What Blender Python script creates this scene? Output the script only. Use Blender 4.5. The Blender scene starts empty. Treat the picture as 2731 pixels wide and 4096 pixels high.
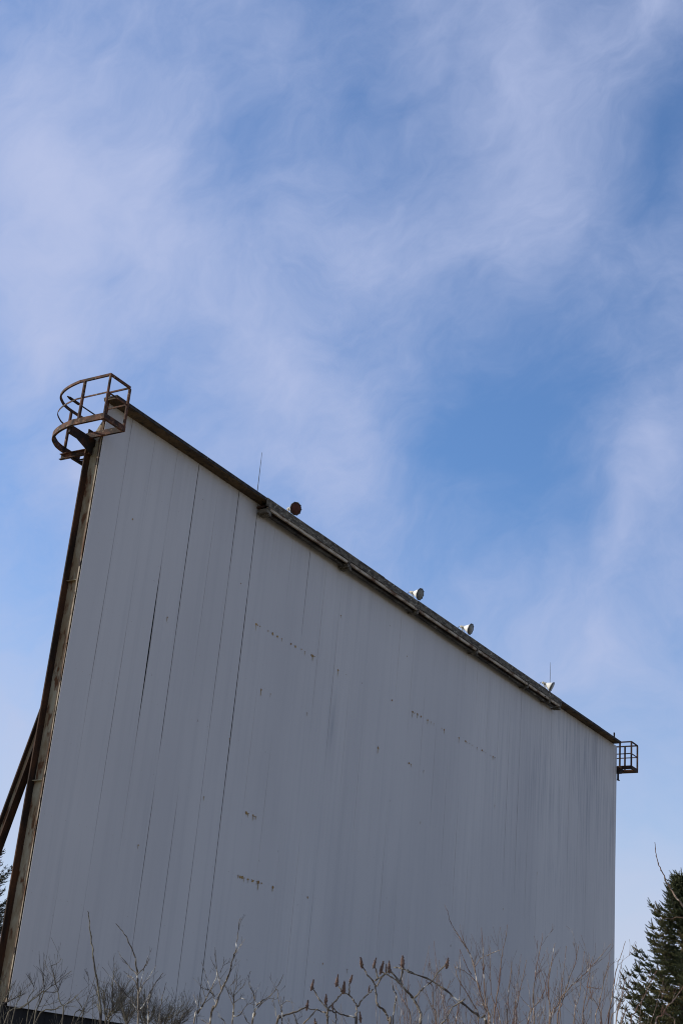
import bpy, math, random
from mathutils import Vector, Matrix, noise as mnoise
R = math.radians
sc = bpy.context.scene
col = sc.collection
rnd = random.Random(7)

# ------------------------------------------------------------------ camera (50 mm, portrait, tilted up)
EYE = 1.6
SW, SH, FPX = 2731.0, 4096.0, 5704.26
PITCH, ROLL, YAW = R(22.8191), R(5.37985), R(33.1923)
_f = Vector((0, math.cos(PITCH), math.sin(PITCH))); _r = Vector((1, 0, 0)); _u = _r.cross(_f)
_c, _s = math.cos(ROLL), math.sin(ROLL)
CR = _c*_r + _s*_u; CU = -_s*_r + _c*_u; CF = _f
cam_d = bpy.data.cameras.new('camera'); cam = bpy.data.objects.new('camera', cam_d); col.objects.link(cam)
cam_d.sensor_fit = 'VERTICAL'; cam_d.sensor_height = 36; cam_d.sensor_width = 24
cam_d.lens = FPX/SH*36; cam_d.clip_start = .1; cam_d.clip_end = 5000
m3 = Matrix((CR, CU, -CF)).transposed()
cam.matrix_world = Matrix.Translation((0, 0, EYE)) @ m3.to_4x4()
sc.camera = cam
def ray(px, py): return (CF + CR*((px-SW/2)/FPX) - CU*((py-SH/2)/FPX))
def at(px, py, Y):
    q = ray(px, py); return Vector((0, 0, EYE)) + q*(Y/q.y)

# ------------------------------------------------------------------ render / view
sc.view_settings.view_transform = 'Standard'; sc.view_settings.look = 'None'
sc.view_settings.gamma = 1; sc.view_settings.use_curve_mapping = False
sc.view_settings.exposure = 0.0
sc.render.engine = 'CYCLES'
sc.cycles.max_bounces = 6
sc.cycles.pixel_filter_type = 'BLACKMAN_HARRIS'; sc.cycles.filter_width = 1.1

# ------------------------------------------------------------------ sun and sky
SUN_AZ, SUN_EL = R(-78), R(30)         # azimuth from +Y, positive towards +X
sdir = Vector((math.sin(SUN_AZ)*math.cos(SUN_EL), math.cos(SUN_AZ)*math.cos(SUN_EL), math.sin(SUN_EL)))
sl = bpy.data.lights.new('sun', 'SUN'); sun = bpy.data.objects.new('sun', sl); col.objects.link(sun)
sl.energy = 4.8; sl.angle = R(.5); sl.color = (1, .93, .82)
sun.rotation_euler = (-sdir).to_track_quat('-Z', 'Y').to_euler(); sun.location = (-30, 20, 40)

world = bpy.data.worlds.new('World'); sc.world = world; world.use_nodes = True
wt = world.node_tree; wt.nodes.clear()
class NT:
    def __init__(s, tree): s.t = tree
    def n(s, kind, **kw):
        nd = s.t.nodes.new(kind)
        for k, v in kw.items():
            if k.startswith('i_'):
                key = k[2:]; key = int(key) if key.isdigit() else key.replace('_', ' ')
                nd.inputs[key].default_value = v
            else: setattr(nd, k, v)
        return nd
    def l(s, a, b): s.t.links.new(a, b)
    def math(s, op, a, b=None, clamp=False):
        nd = s.n('ShaderNodeMath', operation=op, use_clamp=clamp)
        for i, v in enumerate((a, b)):
            if v is None: continue
            if isinstance(v, (int, float)): nd.inputs[i].default_value = v
            else: s.l(v, nd.inputs[i])
        return nd.outputs[0]
    def mix(s, fac, a, b, blend='MIX'):
        nd = s.n('ShaderNodeMix', data_type='RGBA', blend_type=blend)
        for sk, v in ((nd.inputs[0], fac), (nd.inputs[6], a), (nd.inputs[7], b)):
            if isinstance(v, (int, float)): sk.default_value = v
            elif isinstance(v, tuple): sk.default_value = (*v[:3], 1)
            else: s.l(v, sk)
        return nd.outputs[2]
    def ramp(s, fac, lo, hi, a=0., b=1.):
        nd = s.n('ShaderNodeMapRange', clamp=True)
        s.l(fac, nd.inputs[0]); nd.inputs[1].default_value = lo; nd.inputs[2].default_value = hi
        nd.inputs[3].default_value = a; nd.inputs[4].default_value = b
        return nd.outputs[0]
    def noise(s, vec, scale, detail=4., rough=.55, dist=0.):
        nd = s.n('ShaderNodeTexNoise'); nd.inputs['Scale'].default_value = scale
        nd.inputs['Detail'].default_value = detail; nd.inputs['Roughness'].default_value = rough
        nd.inputs['Distortion'].default_value = dist
        if vec is not None: s.l(vec, nd.inputs['Vector'])
        return nd
    def mapping(s, vec, loc=(0,0,0), rot=(0,0,0), scale=(1,1,1), kind='POINT'):
        nd = s.n('ShaderNodeMapping', vector_type=kind)
        s.l(vec, nd.inputs[0]); nd.inputs[1].default_value = loc; nd.inputs[2].default_value = rot; nd.inputs[3].default_value = scale
        return nd.outputs[0]

def build_sky():
    g = NT(wt)
    tc = g.n('ShaderNodeTexCoord').outputs['Generated']
    sky = g.n('ShaderNodeTexSky', sky_type='NISHITA', sun_disc=False)
    sky.sun_elevation = SUN_EL; sky.sun_rotation = SUN_AZ
    sky.altitude = 100; sky.air_density = SKY['air']; sky.dust_density = SKY['dust']; sky.ozone_density = SKY['ozone']
    # the air near the horizon and the cirrus layer, both as functions of the direction looked in
    wn = g.noise(tc, 5.5, 4, .55)
    warp = g.n('ShaderNodeVectorMath', operation='SUBTRACT'); g.l(wn.outputs['Color'], warp.inputs[0]); warp.inputs[1].default_value = (.5, .5, .5)
    wsc = g.n('ShaderNodeVectorMath', operation='SCALE'); g.l(warp.outputs[0], wsc.inputs[0]); wsc.inputs['Scale'].default_value = .16
    wv = g.n('ShaderNodeVectorMath', operation='ADD'); g.l(tc, wv.inputs[0]); g.l(wsc.outputs[0], wv.inputs[1])
    d = wv.outputs[0]
    total = None
    for (x, y, rx, ry, ang, amp) in BANKS:            # banks of thin cloud (amp > 0) and clear lanes (amp < 0)
        c = ray(x*SW/1568, y*SH/2352).normalized()
        a = (CR*math.cos(ang) - CU*math.sin(ang)); a = (a - c*a.dot(c)).normalized(); b = c.cross(a)
        rot = Matrix((a, b, c)).transposed().to_euler()
        k = SW/1568/FPX
        mp = g.mapping(d, tuple(c), tuple(rot), (rx*k, ry*k, 1.5), 'TEXTURE')
        gr = g.n('ShaderNodeTexGradient', gradient_type='QUADRATIC_SPHERE'); g.l(mp, gr.inputs[0])
        v = g.math('MULTIPLY', gr.outputs['Fac'], amp)
        total = v if total is None else g.math('ADD', total, v)
    # streaky cirrus texture, stretched along the drift of the layer
    st = Matrix.Rotation(R(-35), 3, CF) @ CR; st2 = CF.cross(st)
    rot = Matrix((st, st2, CF)).transposed().to_euler()
    m1 = g.mapping(d, (0, 0, 0), tuple(rot), (1, .5, 1), 'TEXTURE')
    n1 = g.noise(m1, 4.5, 7, .60, .15)
    m2 = g.mapping(d, (3, 1, 2), tuple(rot), (1, .62, 1), 'TEXTURE')
    n2 = g.noise(m2, 11.0, 7, .66, .25)
    m3_ = g.mapping(d, (7, 2, 5), tuple(rot), (1, .55, 1), 'TEXTURE')
    n3 = g.noise(m3_, 24.0, 6, .66, .2)
    def cen(n_, amt): return g.math('MULTIPLY', g.math('SUBTRACT', n_.outputs['Fac'], .5), amt)
    fine = g.math('ADD', g.math('ADD', cen(n1, 1.15), cen(n2, .95)), cen(n3, .36))
    dens = g.math('ADD', g.math('ADD', total, fine), SKY['base'])
    mr = g.n('ShaderNodeMapRange', interpolation_type='SMOOTHSTEP', clamp=True); g.l(dens, mr.inputs[0])
    mr.inputs[1].default_value = -.55; mr.inputs[2].default_value = 1.40; mr.inputs[3].default_value = 0; mr.inputs[4].default_value = SKY['maxcloud']
    dens = mr.outputs[0]
    skyc = g.mix(1.0, sky.outputs[0], SKY['tint'], 'MULTIPLY')
    skyc = g.mix(dens, skyc, SKY['cloud'])
    sx = g.n('ShaderNodeSeparateXYZ'); g.l(tc, sx.inputs[0])
    hz = g.math('POWER', g.ramp(sx.outputs[2], .02, .36, 1, 0), 1.4)
    skyc = g.mix(g.math('MULTIPLY', hz, .95), skyc, SKY['haze'])
    bg = g.n('ShaderNodeBackground'); g.l(skyc, bg.inputs[0]); bg.inputs[1].default_value = SKY['strength']
    out = g.n('ShaderNodeOutputWorld'); g.l(bg.outputs[0], out.inputs[0])
SKY = dict(air=1.0, dust=1.0, ozone=2.0, base=.27, maxcloud=1.0, tint=(.70, .92, 1.17), cloud=(3.12, 3.60, 5.25), haze=(4.1, 4.45, 5.2), strength=.15)
BANKS = [ # display px (1568 wide): centre, radii, angle, amount
    (90, 330, 480, 560, 0, .85), (60, 740, 330, 330, .4, .70), (380, 560, 420, 330, .5, .45),
    (1220, 460, 440, 560, .2, .36), (1180, 90, 240, 360, 0, .38), (1410, 1270, 380, 110, -1.13, .42), (1180, 260, 420, 140, 1.45, .14), (640, 880, 330, 420, -.8, .55), (740, 1080, 200, 300, -.9, .38),
    (170, 1080, 170, 200, .8, .75), (1300, 1580, 300, 240, -.6, .25), (1500, 1060, 170, 220, 0, .32), (1540, 20, 220, 160, 0, .35),
    (880, 540, 420, 240, 0, .30), (40, 1750, 260, 420, 0, .45), (1490, 2150, 520, 420, 0, .6), (640, 180, 180, 260, .3, .2),
    (1150, 1020, 500, 440, -.2, -1.0), (1200, 1270, 380, 280, 0, -.50), (850, 240, 340, 260, .5, -.50), (760, 20, 200, 160, 0, -.45),
    (1570, 330, 170, 420, .15, -.65), (1480, 720, 220, 330, 0, -.35), (80, 1290, 330, 300, 0, -.28), (620, 330, 260, 240, .4, -.35), (210, 610, 150, 120, .3, -.35),
]

# ------------------------------------------------------------------ materials
def mat(name, rough=.8, metal=0.):
    m = bpy.data.materials.new(name); m.use_nodes = True
    b = m.node_tree.nodes['Principled BSDF']; b.inputs['Roughness'].default_value = rough; b.inputs['Metallic'].default_value = metal
    b.inputs['Specular IOR Level'].default_value = .25
    g = NT(m.node_tree); oc = g.n('ShaderNodeTexCoord').outputs['Object']
    return m, g, b, oc
def two_tone(name, a, b, scale, lo, hi, stretch=(1,1,1), rough=.85, third=None, s3=20., lo3=.55, hi3=.68, bump=0.):
    m, g, bs, oc = mat(name, rough)
    v = g.mapping(oc, scale=stretch)
    n = g.noise(v, scale, 6, .62)
    c = g.mix(g.ramp(n.outputs['Fac'], lo, hi), a, b)
    if third:
        n3 = g.noise(g.mapping(oc, (5, 3, 1), scale=stretch), s3, 5, .6)
        c = g.mix(g.ramp(n3.outputs['Fac'], lo3, hi3), c, third)
    g.l(c, bs.inputs['Base Color'])
    if bump:
        bp = g.n('ShaderNodeBump'); bp.inputs['Strength'].default_value = bump; bp.inputs['Distance'].default_value = .01
        g.l(n.outputs['Fac'], bp.inputs['Height']); g.l(bp.outputs[0], bs.inputs['Normal'])
    return m
M = {}
M['rust'] = two_tone('rusty_steel', (.024, .014, .010), (.125, .048, .023), 6, .42, .60, third=(.27, .17, .10), s3=13, lo3=.58, hi3=.68, bump=.5)
M['rust_dark'] = two_tone('dark_rusty_steel', (.022, .015, .012), (.070, .030, .018), 5, .45, .68, bump=.4)
M['peeling'] = two_tone('peeling_cream_paint', (.37, .325, .22), (.25, .18, .10), 3.0, .42, .60, (1, 1, .4), third=(.13, .058, .025), s3=6.5, lo3=.53, hi3=.63, bump=.4)
M['flange'] = two_tone('rusted_flange', (.026, .016, .011), (.105, .046, .021), 3, .44, .66, (1, 1, .3), bump=.4)
M['trim'] = two_tone('corroded_trim', (.46, .38, .27), (.15, .075, .038), 4, .42, .58, (1, 1, .35), third=(.03, .022, .018), s3=9, lo3=.56, hi3=.63, bump=.3)
M['girt'] = two_tone('brown_girt', (.10, .07, .045), (.045, .026, .017), 4, .42, .6, (1, 1, .3), bump=.3)
M['coping'] = two_tone('weathered_coping', (.062, .040, .022), (.135, .085, .040), 2.2, .40, .66, (.6, 1, 1), third=(.018, .014, .012), s3=6, lo3=.54, hi3=.66, bump=.3)
M['lip'] = two_tone('blackened_flashing', (.022, .018, .016), (.06, .048, .035), 6, .45, .65, third=(.22, .20, .17), s3=9, lo3=.63, hi3=.70)
M['fascia'] = two_tone('flaking_fascia_board', (.130, .108, .076), (.046, .036, .025), 6, .42, .60, (.7, 1, 1.6), third=(.33, .285, .21), s3=13, lo3=.58, hi3=.67, bump=.6)
M['tan'] = two_tone('tan_conduit', (.44, .36, .26), (.14, .08, .045), 3.0, .47, .60, (.6, 1, 1), third=(.05, .022, .016), s3=3.5, lo3=.62, hi3=.68)
M['pipe'] = two_tone('sooty_conduit', (.075, .066, .055), (.025, .020, .017), 3, .42, .6, (.6, 1, 1), third=(.2, .18, .15), s3=8, lo3=.6, hi3=.7)
M['skirt'] = two_tone('black_painted_boards', (.008, .007, .007), (.020, .017, .015), 1.6, .4, .65, (1.5, 1, .3))
M['backing'] = two_tone('dark_void', (.006, .006, .006), (.012, .011, .010), 2, .4, .6)
M['stain'] = two_tone('rust_stain', (.19, .090, .022), (.40, .245, .08), 14, .38, .58)
M['streak'] = two_tone('rust_wash', (.43, .345, .22), (.37, .265, .13), 9, .35, .6)
M['lamp_white'] = two_tone('white_enamel', (.80, .77, .68), (.62, .54, .40), 8, .5, .72, rough=.45, third=(.25, .12, .06), s3=14, lo3=.68, hi3=.76)
M['lamp_rim'] = two_tone('black_rim', (.03, .028, .026), (.07, .06, .05), 20, .4, .6, rough=.5)
M['lens'] = two_tone('dusty_lens', (.11, .105, .085), (.20, .19, .155), 9, .4, .65, rough=.35)
M['lens_rust'] = two_tone('rusted_cover', (.060, .018, .010), (.10, .032, .017), 9, .4, .65, rough=.8, bump=.3)
M['zinc'] = two_tone('galvanised_bracket', (.50, .47, .38), (.26, .22, .15), 14, .45, .62, rough=.5)
M['rod'] = two_tone('grey_rod', (.17, .17, .17), (.10, .10, .10), 12, .4, .6, rough=.5)
M['bark_grey'] = two_tone('grey_bark', (.20, .165, .125), (.065, .05, .038), 9, .42, .58, third=(.62, .58, .50), s3=13, lo3=.56, hi3=.64, bump=.4)  # pale third tone puts sunlit highlights into the mottled bark colour
M['bark_tan'] = two_tone('tan_twig_bark', (.30, .25, .19), (.12, .085, .06), 9, .42, .6, third=(.52, .46, .39), s3=25, lo3=.6, hi3=.68)
M['bark_red'] = two_tone('reddish_twig_bark', (.21, .155, .115), (.15, .078, .052), 6, .44, .60, third=(.52, .45, .37), s3=12, lo3=.57, hi3=.64)  # pale patches in the colour also stand in for sunlit highlights
M['bark_olive'] = two_tone('olive_twig_bark', (.15, .13, .09), (.055, .043, .032), 9, .42, .60)
M['cone'] = two_tone('dried_seed_head', (.10, .058, .042), (.17, .105, .075), 25, .4, .62)
M['needles'] = two_tone('spruce_needles', (.042, .056, .022), (.092, .094, .034), 2.1, .40, .62, rough=.65, third=(.18, .135, .05), s3=2.6, lo3=.50, hi3=.66)  # yellow-brown third tone paints sunlit patches into the needles
M['trunk'] = two_tone('spruce_bark', (.07, .05, .035), (.12, .09, .065), 8, .4, .6, (1, 1, .3), bump=.6)
M['ground'] = two_tone('dormant_grass', (.27, .225, .145), (.17, .15, .085), .35, .38, .64, third=(.24, .20, .16), s3=1.7, lo3=.5, hi3=.66, bump=.5)

def panel_material():
    m, g, bs, oc = mat('weathered_white_sheet', .62)
    xyz = g.n('ShaderNodeSeparateXYZ'); g.l(oc, xyz.inputs[0])
    U, Z = xyz.outputs[0], xyz.outputs[2]
    base = (.515, .475, .438)
    big = g.noise(g.mapping(oc, scale=(.35, 1, .10)), 1.0, 4, .55)
    c = g.mix(g.ramp(big.outputs['Fac'], .3, .7), (.48, .445, .418), (.565, .522, .48))
    st = g.noise(g.mapping(oc, scale=(4.2, 1, .10)), 1.0, 6, .65)          # rain streaks
    c = g.mix(g.math('MULTIPLY', g.ramp(st.outputs['Fac'], .50, .78), .42), c, (.40, .375, .36))
    fs = g.noise(g.mapping(oc, (3, 0, 1), scale=(8.5, 1, .30)), 1.0, 5, .62)
    pat = g.noise(g.mapping(oc, (1, 0, 4), scale=(.5, 1, .33)), 1.0, 3, .55)
    # heavy soot washes towards the far top end and down one middle sheet
    far = g.math('MULTIPLY', g.ramp(U, 17.5, 25), g.ramp(Z, 7.5, 13.0))
    runs = g.math('MULTIPLY', g.ramp(fs.outputs['Fac'], .47, .60), g.ramp(pat.outputs['Fac'], .36, .58, .25, 1))
    c = g.mix(g.math('MULTIPLY', g.math('MULTIPLY', runs, far), .62), c, (.25, .25, .262))
    c = g.mix(g.math('MULTIPLY', g.math('MULTIPLY', g.ramp(fs.outputs['Fac'], .52, .72), g.ramp(pat.outputs['Fac'], .42, .62)), .34), c, (.40, .375, .36))
    topd = g.ramp(Z, 13.6, 15.1)  # streaky brown darkening: shade below coping and gutter painted into the sheets
    c = g.mix(g.math('MULTIPLY', g.math('MULTIPLY', g.ramp(st.outputs['Fac'], .35, .7), topd), .34), c, (.37, .335, .30))
    # sheets of slightly different age
    sh = g.math('FLOOR', g.math('DIVIDE', U, .8175))
    wn = g.n('ShaderNodeTexWhiteNoise', noise_dimensions='1D'); g.l(sh, wn.inputs['W'])
    c = g.mix(g.math('MULTIPLY', wn.outputs['Value'], .05), c, (.45, .42, .40))
    # specks
    sp = g.noise(oc, 5.5, 2, .4)
    c = g.mix(g.math('MULTIPLY', g.ramp(sp.outputs['Fac'], .765, .80), .5), c, (.20, .14, .10))
    # broad soot wash beside the twelfth seam
    w1 = g.n('ShaderNodeTexGradient', gradient_type='QUADRATIC_SPHERE')
    wob = g.noise(g.mapping(oc, scale=(6, 1, .3)), 1.0, 4, .6)
    g.l(g.mapping(oc, (9.95, 0, 10.7), (0, 0, 0), (.42, 3, 2.0), 'TEXTURE'), w1.inputs[0])
    c = g.mix(g.math('MULTIPLY', g.math('MULTIPLY', w1.outputs['Fac'], g.ramp(wob.outputs['Fac'], .3, .6)), .75), c, (.31, .305, .31))
    w2 = g.n('ShaderNodeTexGradient', gradient_type='QUADRATIC_SPHERE')
    g.l(g.mapping(oc, (9.75, 0, 7.2), (0, 0, 0), (.3, 3, 4.2), 'TEXTURE'), w2.inputs[0])
    c = g.mix(g.math('MULTIPLY', g.math('MULTIPLY', w2.outputs['Fac'], g.ramp(wob.outputs['Fac'], .35, .65)), .6), c, (.36, .35, .345))
    g.l(c, bs.inputs['Base Color'])
    bn = g.noise(g.mapping(oc, scale=(1.6, 1, .5)), 1.0, 3, .5)
    bp = g.n('ShaderNodeBump'); bp.inputs['Strength'].default_value = .25; bp.inputs['Distance'].default_value = .02
    g.l(bn.outputs['Fac'], bp.inputs['Height']); g.l(bp.outputs[0], bs.inputs['Normal'])
    return m
M['panel'] = panel_material()

# ------------------------------------------------------------------ mesh helpers
class MB:
    def __init__(s): s.v, s.f = [], []
    def box(s, x0, x1, y0, y1, z0, z1):
        b = len(s.v)
        s.v += [(x0,y0,z0),(x1,y0,z0),(x1,y1,z0),(x0,y1,z0),(x0,y0,z1),(x1,y0,z1),(x1,y1,z1),(x0,y1,z1)]
        s.f += [tuple(b+i for i in q) for q in ((0,3,2,1),(4,5,6,7),(0,1,5,4),(1,2,6,5),(2,3,7,6),(3,0,4,7))]
    def bar(s, p0, p1, w, h, up=(0,0,1)):
        """box beam from p0 to p1, w across, h along up"""
        s.path([p0, p1], w, h, up)
    def path(s, pts, w, h, up=(0,0,1)):
        """rectangular section swept along a polyline with mitred corners"""
        P = [Vector(p) for p in pts]; up = Vector(up); b = len(s.v); n = len(P)
        for i, p in enumerate(P):
            d0 = (P[i]-P[i-1]).normalized() if i else None
            d1 = (P[i+1]-P[i]).normalized() if i < n-1 else None
            d = ((d0 or d1) + (d1 or d0)).normalized()
            sd = d.cross(up).normalized(); u2 = sd.cross(d).normalized()
            k = 1.0
            if d0 is not None and d1 is not None:
                cs = max(.5, math.sqrt(max(0, (1+d0.dot(d1))/2))); k = 1/cs
            for a, c in ((-1,-1),(1,-1),(1,1),(-1,1)):
                s.v.append(tuple(p + sd*(a*w/2*k) + u2*(c*h/2)))
        for i in range(n-1):
            for k in range(4):
                a = b+4*i+k; c = b+4*i+(k+1) % 4
                s.f.append((a, c, c+4, a+4))
        s.f.append((b+3, b+2, b+1, b)); e = b+4*(n-1); s.f.append((e, e+1, e+2, e+3))
    def tube(s, pts, radii, seg=6):
        P = [Vector(p) for p in pts]; n = len(P); b = len(s.v)
        if isinstance(radii, (int, float)): radii = [radii]*n
        ref = None
        for i, p in enumerate(P):
            d = (P[min(i+1, n-1)] - P[max(i-1, 0)])
            d = d.normalized() if d.length > 1e-9 else Vector((0,0,1))
            if ref is None: ref = d.orthogonal().normalized()
            ref = (ref - d*ref.dot(d)); ref = ref.normalized() if ref.length > 1e-6 else d.orthogonal().normalized()
            bi = d.cross(ref)
            for k in range(seg):
                t = 2*math.pi*k/seg
                s.v.append(tuple(p + (ref*math.cos(t) + bi*math.sin(t))*radii[i]))
        for i in range(n-1):
            for k in range(seg):
                a = b+i*seg+k; c = b+i*seg+(k+1) % seg
                s.f.append((a, c, c+seg, a+seg))
        s.f.append(tuple(b+k for k in reversed(range(seg)))); s.f.append(tuple(b+(n-1)*seg+k for k in range(seg)))
    def lathe(s, prof, seg=28):
        """profile of (x, r) turned about the X axis"""
        b = len(s.v)
        for x, r in prof:
            for k in range(seg):
                t = 2*math.pi*k/seg; s.v.append((x, r*math.cos(t), r*math.sin(t)))
        for i in range(len(prof)-1):
            for k in range(seg):
                a = b+i*seg+k; c = b+i*seg+(k+1) % seg
                s.f.append((a, a+seg, c+seg, c))
    def build(s, name, m, parent=None, smooth=False, loc=None):
        me = bpy.data.meshes.new(name); me.from_pydata(s.v, [], s.f); me.update()
        me.materials.append(m)
        if smooth: me.polygons.foreach_set('use_smooth', [True]*len(me.polygons))
        o = bpy.data.objects.new(name, me); col.objects.link(o)
        if parent is not None: o.parent = parent
        if loc is not None: o.location = loc
        return o
def tag(o, label=None, cat=None, group=None, kind=None):
    for k, v in (('label', label), ('category', cat), ('group', group), ('kind', kind)):
        if v: o[k] = v
    return o
def empty(name, loc=(0,0,0), rz=0., label=None, cat=None, group=None):
    o = bpy.data.objects.new(name, None); col.objects.link(o); o.location = loc; o.rotation_euler = (0, 0, rz)
    o.empty_display_size = .3
    return tag(o, label, cat, group)
def bez(pts, n=6):
    """Catmull-Rom through the points"""
    P = [Vector(p) for p in pts]; P = [P[0]*2-P[1]] + P + [P[-1]*2-P[-2]]; out = []
    for i in range(1, len(P)-2):
        for k in range(n):
            t = k/n; a, b, c, d = P[i-1], P[i], P[i+1], P[i+2]
            out.append(.5*((2*b) + (c-a)*t + (2*a-5*b+4*c-d)*t*t + (3*b-a-3*c+d)*t**3))
    out.append(P[-2]); return out

# ------------------------------------------------------------------ ground
def build_ground():
    mb = MB(); N = 60; S = 900.0
    xs = [S*math.copysign(abs(2*i/N-1)**2.2, 2*i/N-1) for i in range(N+1)]
    for y in xs:
        for x in xs:
            r = math.hypot(x, y-20)
            h = 0 if r < 70 else (mnoise.noise(Vector((x/160, y/160, 3))))*min(1, (r-70)/200)*3.0
            mb.v.append((x, y+20, h-.02 if r < 70 else h-.3))
    for j in range(N):
        for i in range(N):
            a = j*(N+1)+i; mb.f.append((a, a+1, a+N+2, a+N+1))
    tag(mb.build('ground', M['ground']), kind='structure')

# ------------------------------------------------------------------ the screen tower. local frame: x along the face, y backwards, z up
OX, OY = -5.182, 27.516
RZ = math.pi/2 - YAW
LEN, ZB, ZT = 29.76, 2.89, 15.20
PITCH_S = .8175
def screen_pt(u, y, z):
    c, s = math.cos(RZ), math.sin(RZ); return Vector((OX + u*c - y*s, OY + u*s + y*c, z))
BR_K, BR_R, BR_F = .262, 2.79, 2.585
def build_screen():
    root = empty('drive_in_screen', (OX, OY, 0), RZ, 'tall weathered white drive-in movie screen of vertical metal sheets on a black base', 'movie screen')
    # --- the face: vertical sheets with real open seams of varying width
    r2 = random.Random(3)
    zs = [ZB, 4.2, 5.5, 6.4, 7.2, 7.7, 8.2, 8.8, 9.6, 10.3, 11.0, 11.8, 12.4, 12.9, 13.6, 14.4, ZT]
    n = int(LEN/PITCH_S)
    strong = {1: (.3, .4, .5), 2: (.4, .45, .2), 3: (0, 0, 0), 4: (.35, 1.3, 1.3), 5: (.5, .4, .35), 6: (.6, .6, 1.5), 7: (1.1, 1.6, 1.5), 8: (.12, .1, .3), 9: (.1, .1, .1),
              10: (.1, .1, .9), 11: (.1, .1, .1), 12: (.4, .3, .35), 20: (.9, .35, .2), 25: (.2, .8, .8), 26: (.1, .1, 1.0), 36: (.4, .2, .2)}
    seams = []
    for k in range(1, n+1):
        lo, mi, hi = strong.get(k, [r2.choice((0, 0, .03, .06, .12)) for _ in range(3)])
        ws = []
        for z in zs:
            t = (z-ZB)/(ZT-ZB)
            w = lo+(mi-lo)*t*2 if t < .5 else mi+(hi-mi)*(t-.5)*2
            if k == 3: w = .12 + (2.7*max(0, 1-abs((z-10.6)/2.1)**1.5) if abs(z-10.6) < 2.1 else 0)
            if k == 4 and z < 8.6: w = .12
            if k in (4, 5) and z < 7.4: w = .7
            if k == 6 and 9.5 < z < 13: w = .5
            if k == 10 and z < 12.5: w = .08
            if k == 25 and z < 7.5: w = .2
            if k == 1 and z < 9: w = .15
            ws.append((.0165*w if w > .3 else .012*w)*(.85+.3*r2.random()))
        seams.append(ws)
    mb = MB()
    for i in range(n+1):
        u0, u1 = i*PITCH_S, min((i+1)*PITCH_S, LEN)
        if u1-u0 < .03: continue
        bow = r2.uniform(.0, .005); off = 0 if i % 5 else .002
        b = len(mb.v)
        for j, z in enumerate(zs):
            a = u0 + (seams[i-1][j]/2 if i > 0 else 0); c = u1 - (seams[i][j]/2 if i < n else 0)
            lift = off + .004*math.sin(z*.9+i)
            mb.v += [(a, lift, z), ((a+c)/2, lift-bow, z), (c, lift, z), (a, lift+.006, z), (c, lift+.006, z)]
        for j in range(len(zs)-1):
            p = b+5*j; q = p+5
            mb.f += [(p, p+1, q+1, q), (p+1, p+2, q+2, q+1), (p+3, p, q, q+3), (p+2, p+4, q+4, q+2)]
        e = b+5*(len(zs)-1)
        mb.f += [(b+3, b+4, b+2, b+1, b), (e, e+1, e+2, e+4, e+3)]
    mb.build('white_face', M['panel'], root)
    mb = MB(); mb.box(.02, LEN-.02, .027, .05, ZB+.02, ZT-.01); mb.build('backing_board', M['backing'], root)
    # --- screw rows with rust runs
    rows = {13.71: [9.9, 13.54], 12.235: [6.2, 6.27, 6.36, 6.72, 6.92, 7.13, 7.33, 7.74, 7.94, 8.22, 8.39, 8.7, 8.77, 8.85, 10.0, 10.42, 11.23, 12.89, 14.08, 14.2, 14.36, 14.58, 14.99, 15.18, 15.36, 15.86, 16.02, 16.98, 17.42, 17.5, 17.68, 17.89, 18.2, 18.55, 18.66, 18.8, 19.15, 19.32, 19.45],
            10.755: [6.7, 7.1, 8.76, 12.33, 14.08, 14.2, 14.94, 19.6], 9.30: [14.95, 5.7, 22.9], 7.80: [6.66, 6.74, 6.94, 7.0, 7.06, 20.5, 5.0],
            6.36: [6.62, 6.70, 6.78, 6.86, 7.0, 7.03, 7.16, 7.22, 7.38, 7.44, 7.52, 7.57, 8.04, 9.56, 18.9, 19.1, 3.0], 4.94: [10.51, 11.68, 21.0], 13.0: [1.3, 5.4], 11.3: [2.9]}
    big = {6.2, 6.92, 7.13, 7.74, 7.94, 8.77, 10.0, 12.89, 14.08, 14.36, 14.99, 16.02, 16.98, 17.42, 6.70, 6.78, 7.22, 7.44, 8.04, 9.56, 6.94, 6.66, 6.7, 8.7, 14.58, 19.32, 12.33, 18.55}
    mb, ms = MB(), MB()
    def blot(t, u, z, w, h, y):
        b = len(t.v); k = 9
        for i in range(k):
            a = 2*math.pi*i/k; q = r2.uniform(.6, 1.1); t.v.append((u+w*q*math.cos(a), y, z+h*q*math.sin(a)))
        t.f.append(tuple(range(b, b+k)))
    for z0, us in rows.items():
        for u in us:
            g = 1.0 if u in big else .55
            z = z0 + r2.uniform(-.01, .01)
            blot(mb, u, z, .042*g*r2.uniform(.7, 1.2), .036*g*r2.uniform(.7, 1.3), -.0095)
            if g == 1 and r2.random() < .6: blot(mb, u+r2.uniform(-.05, .05), z-.02, .018, .018, -.0092)
            if r2.random() < .5: blot(ms, u, z-.07*g, .016*g, .085*g*r2.uniform(.6, 1.6), -.0088)
    for z in [ZB+.55+1.478*k for k in range(9)]:                      # plain screw heads
        u = .12
        while u < LEN-.1:
            if r2.random() < .5: blot(mb, u, min(z, ZT-.1), .006, .006, -.0085)
            u += .204
    mb.build('rusty_screw', M['stain'], root)['kind'] = 'stuff'
    ms.build('rust_run', M['streak'], root)['kind'] = 'stuff'
    # --- coping along the top, in lengths
    mb, ml = MB(), MB(); u = -.11
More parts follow.
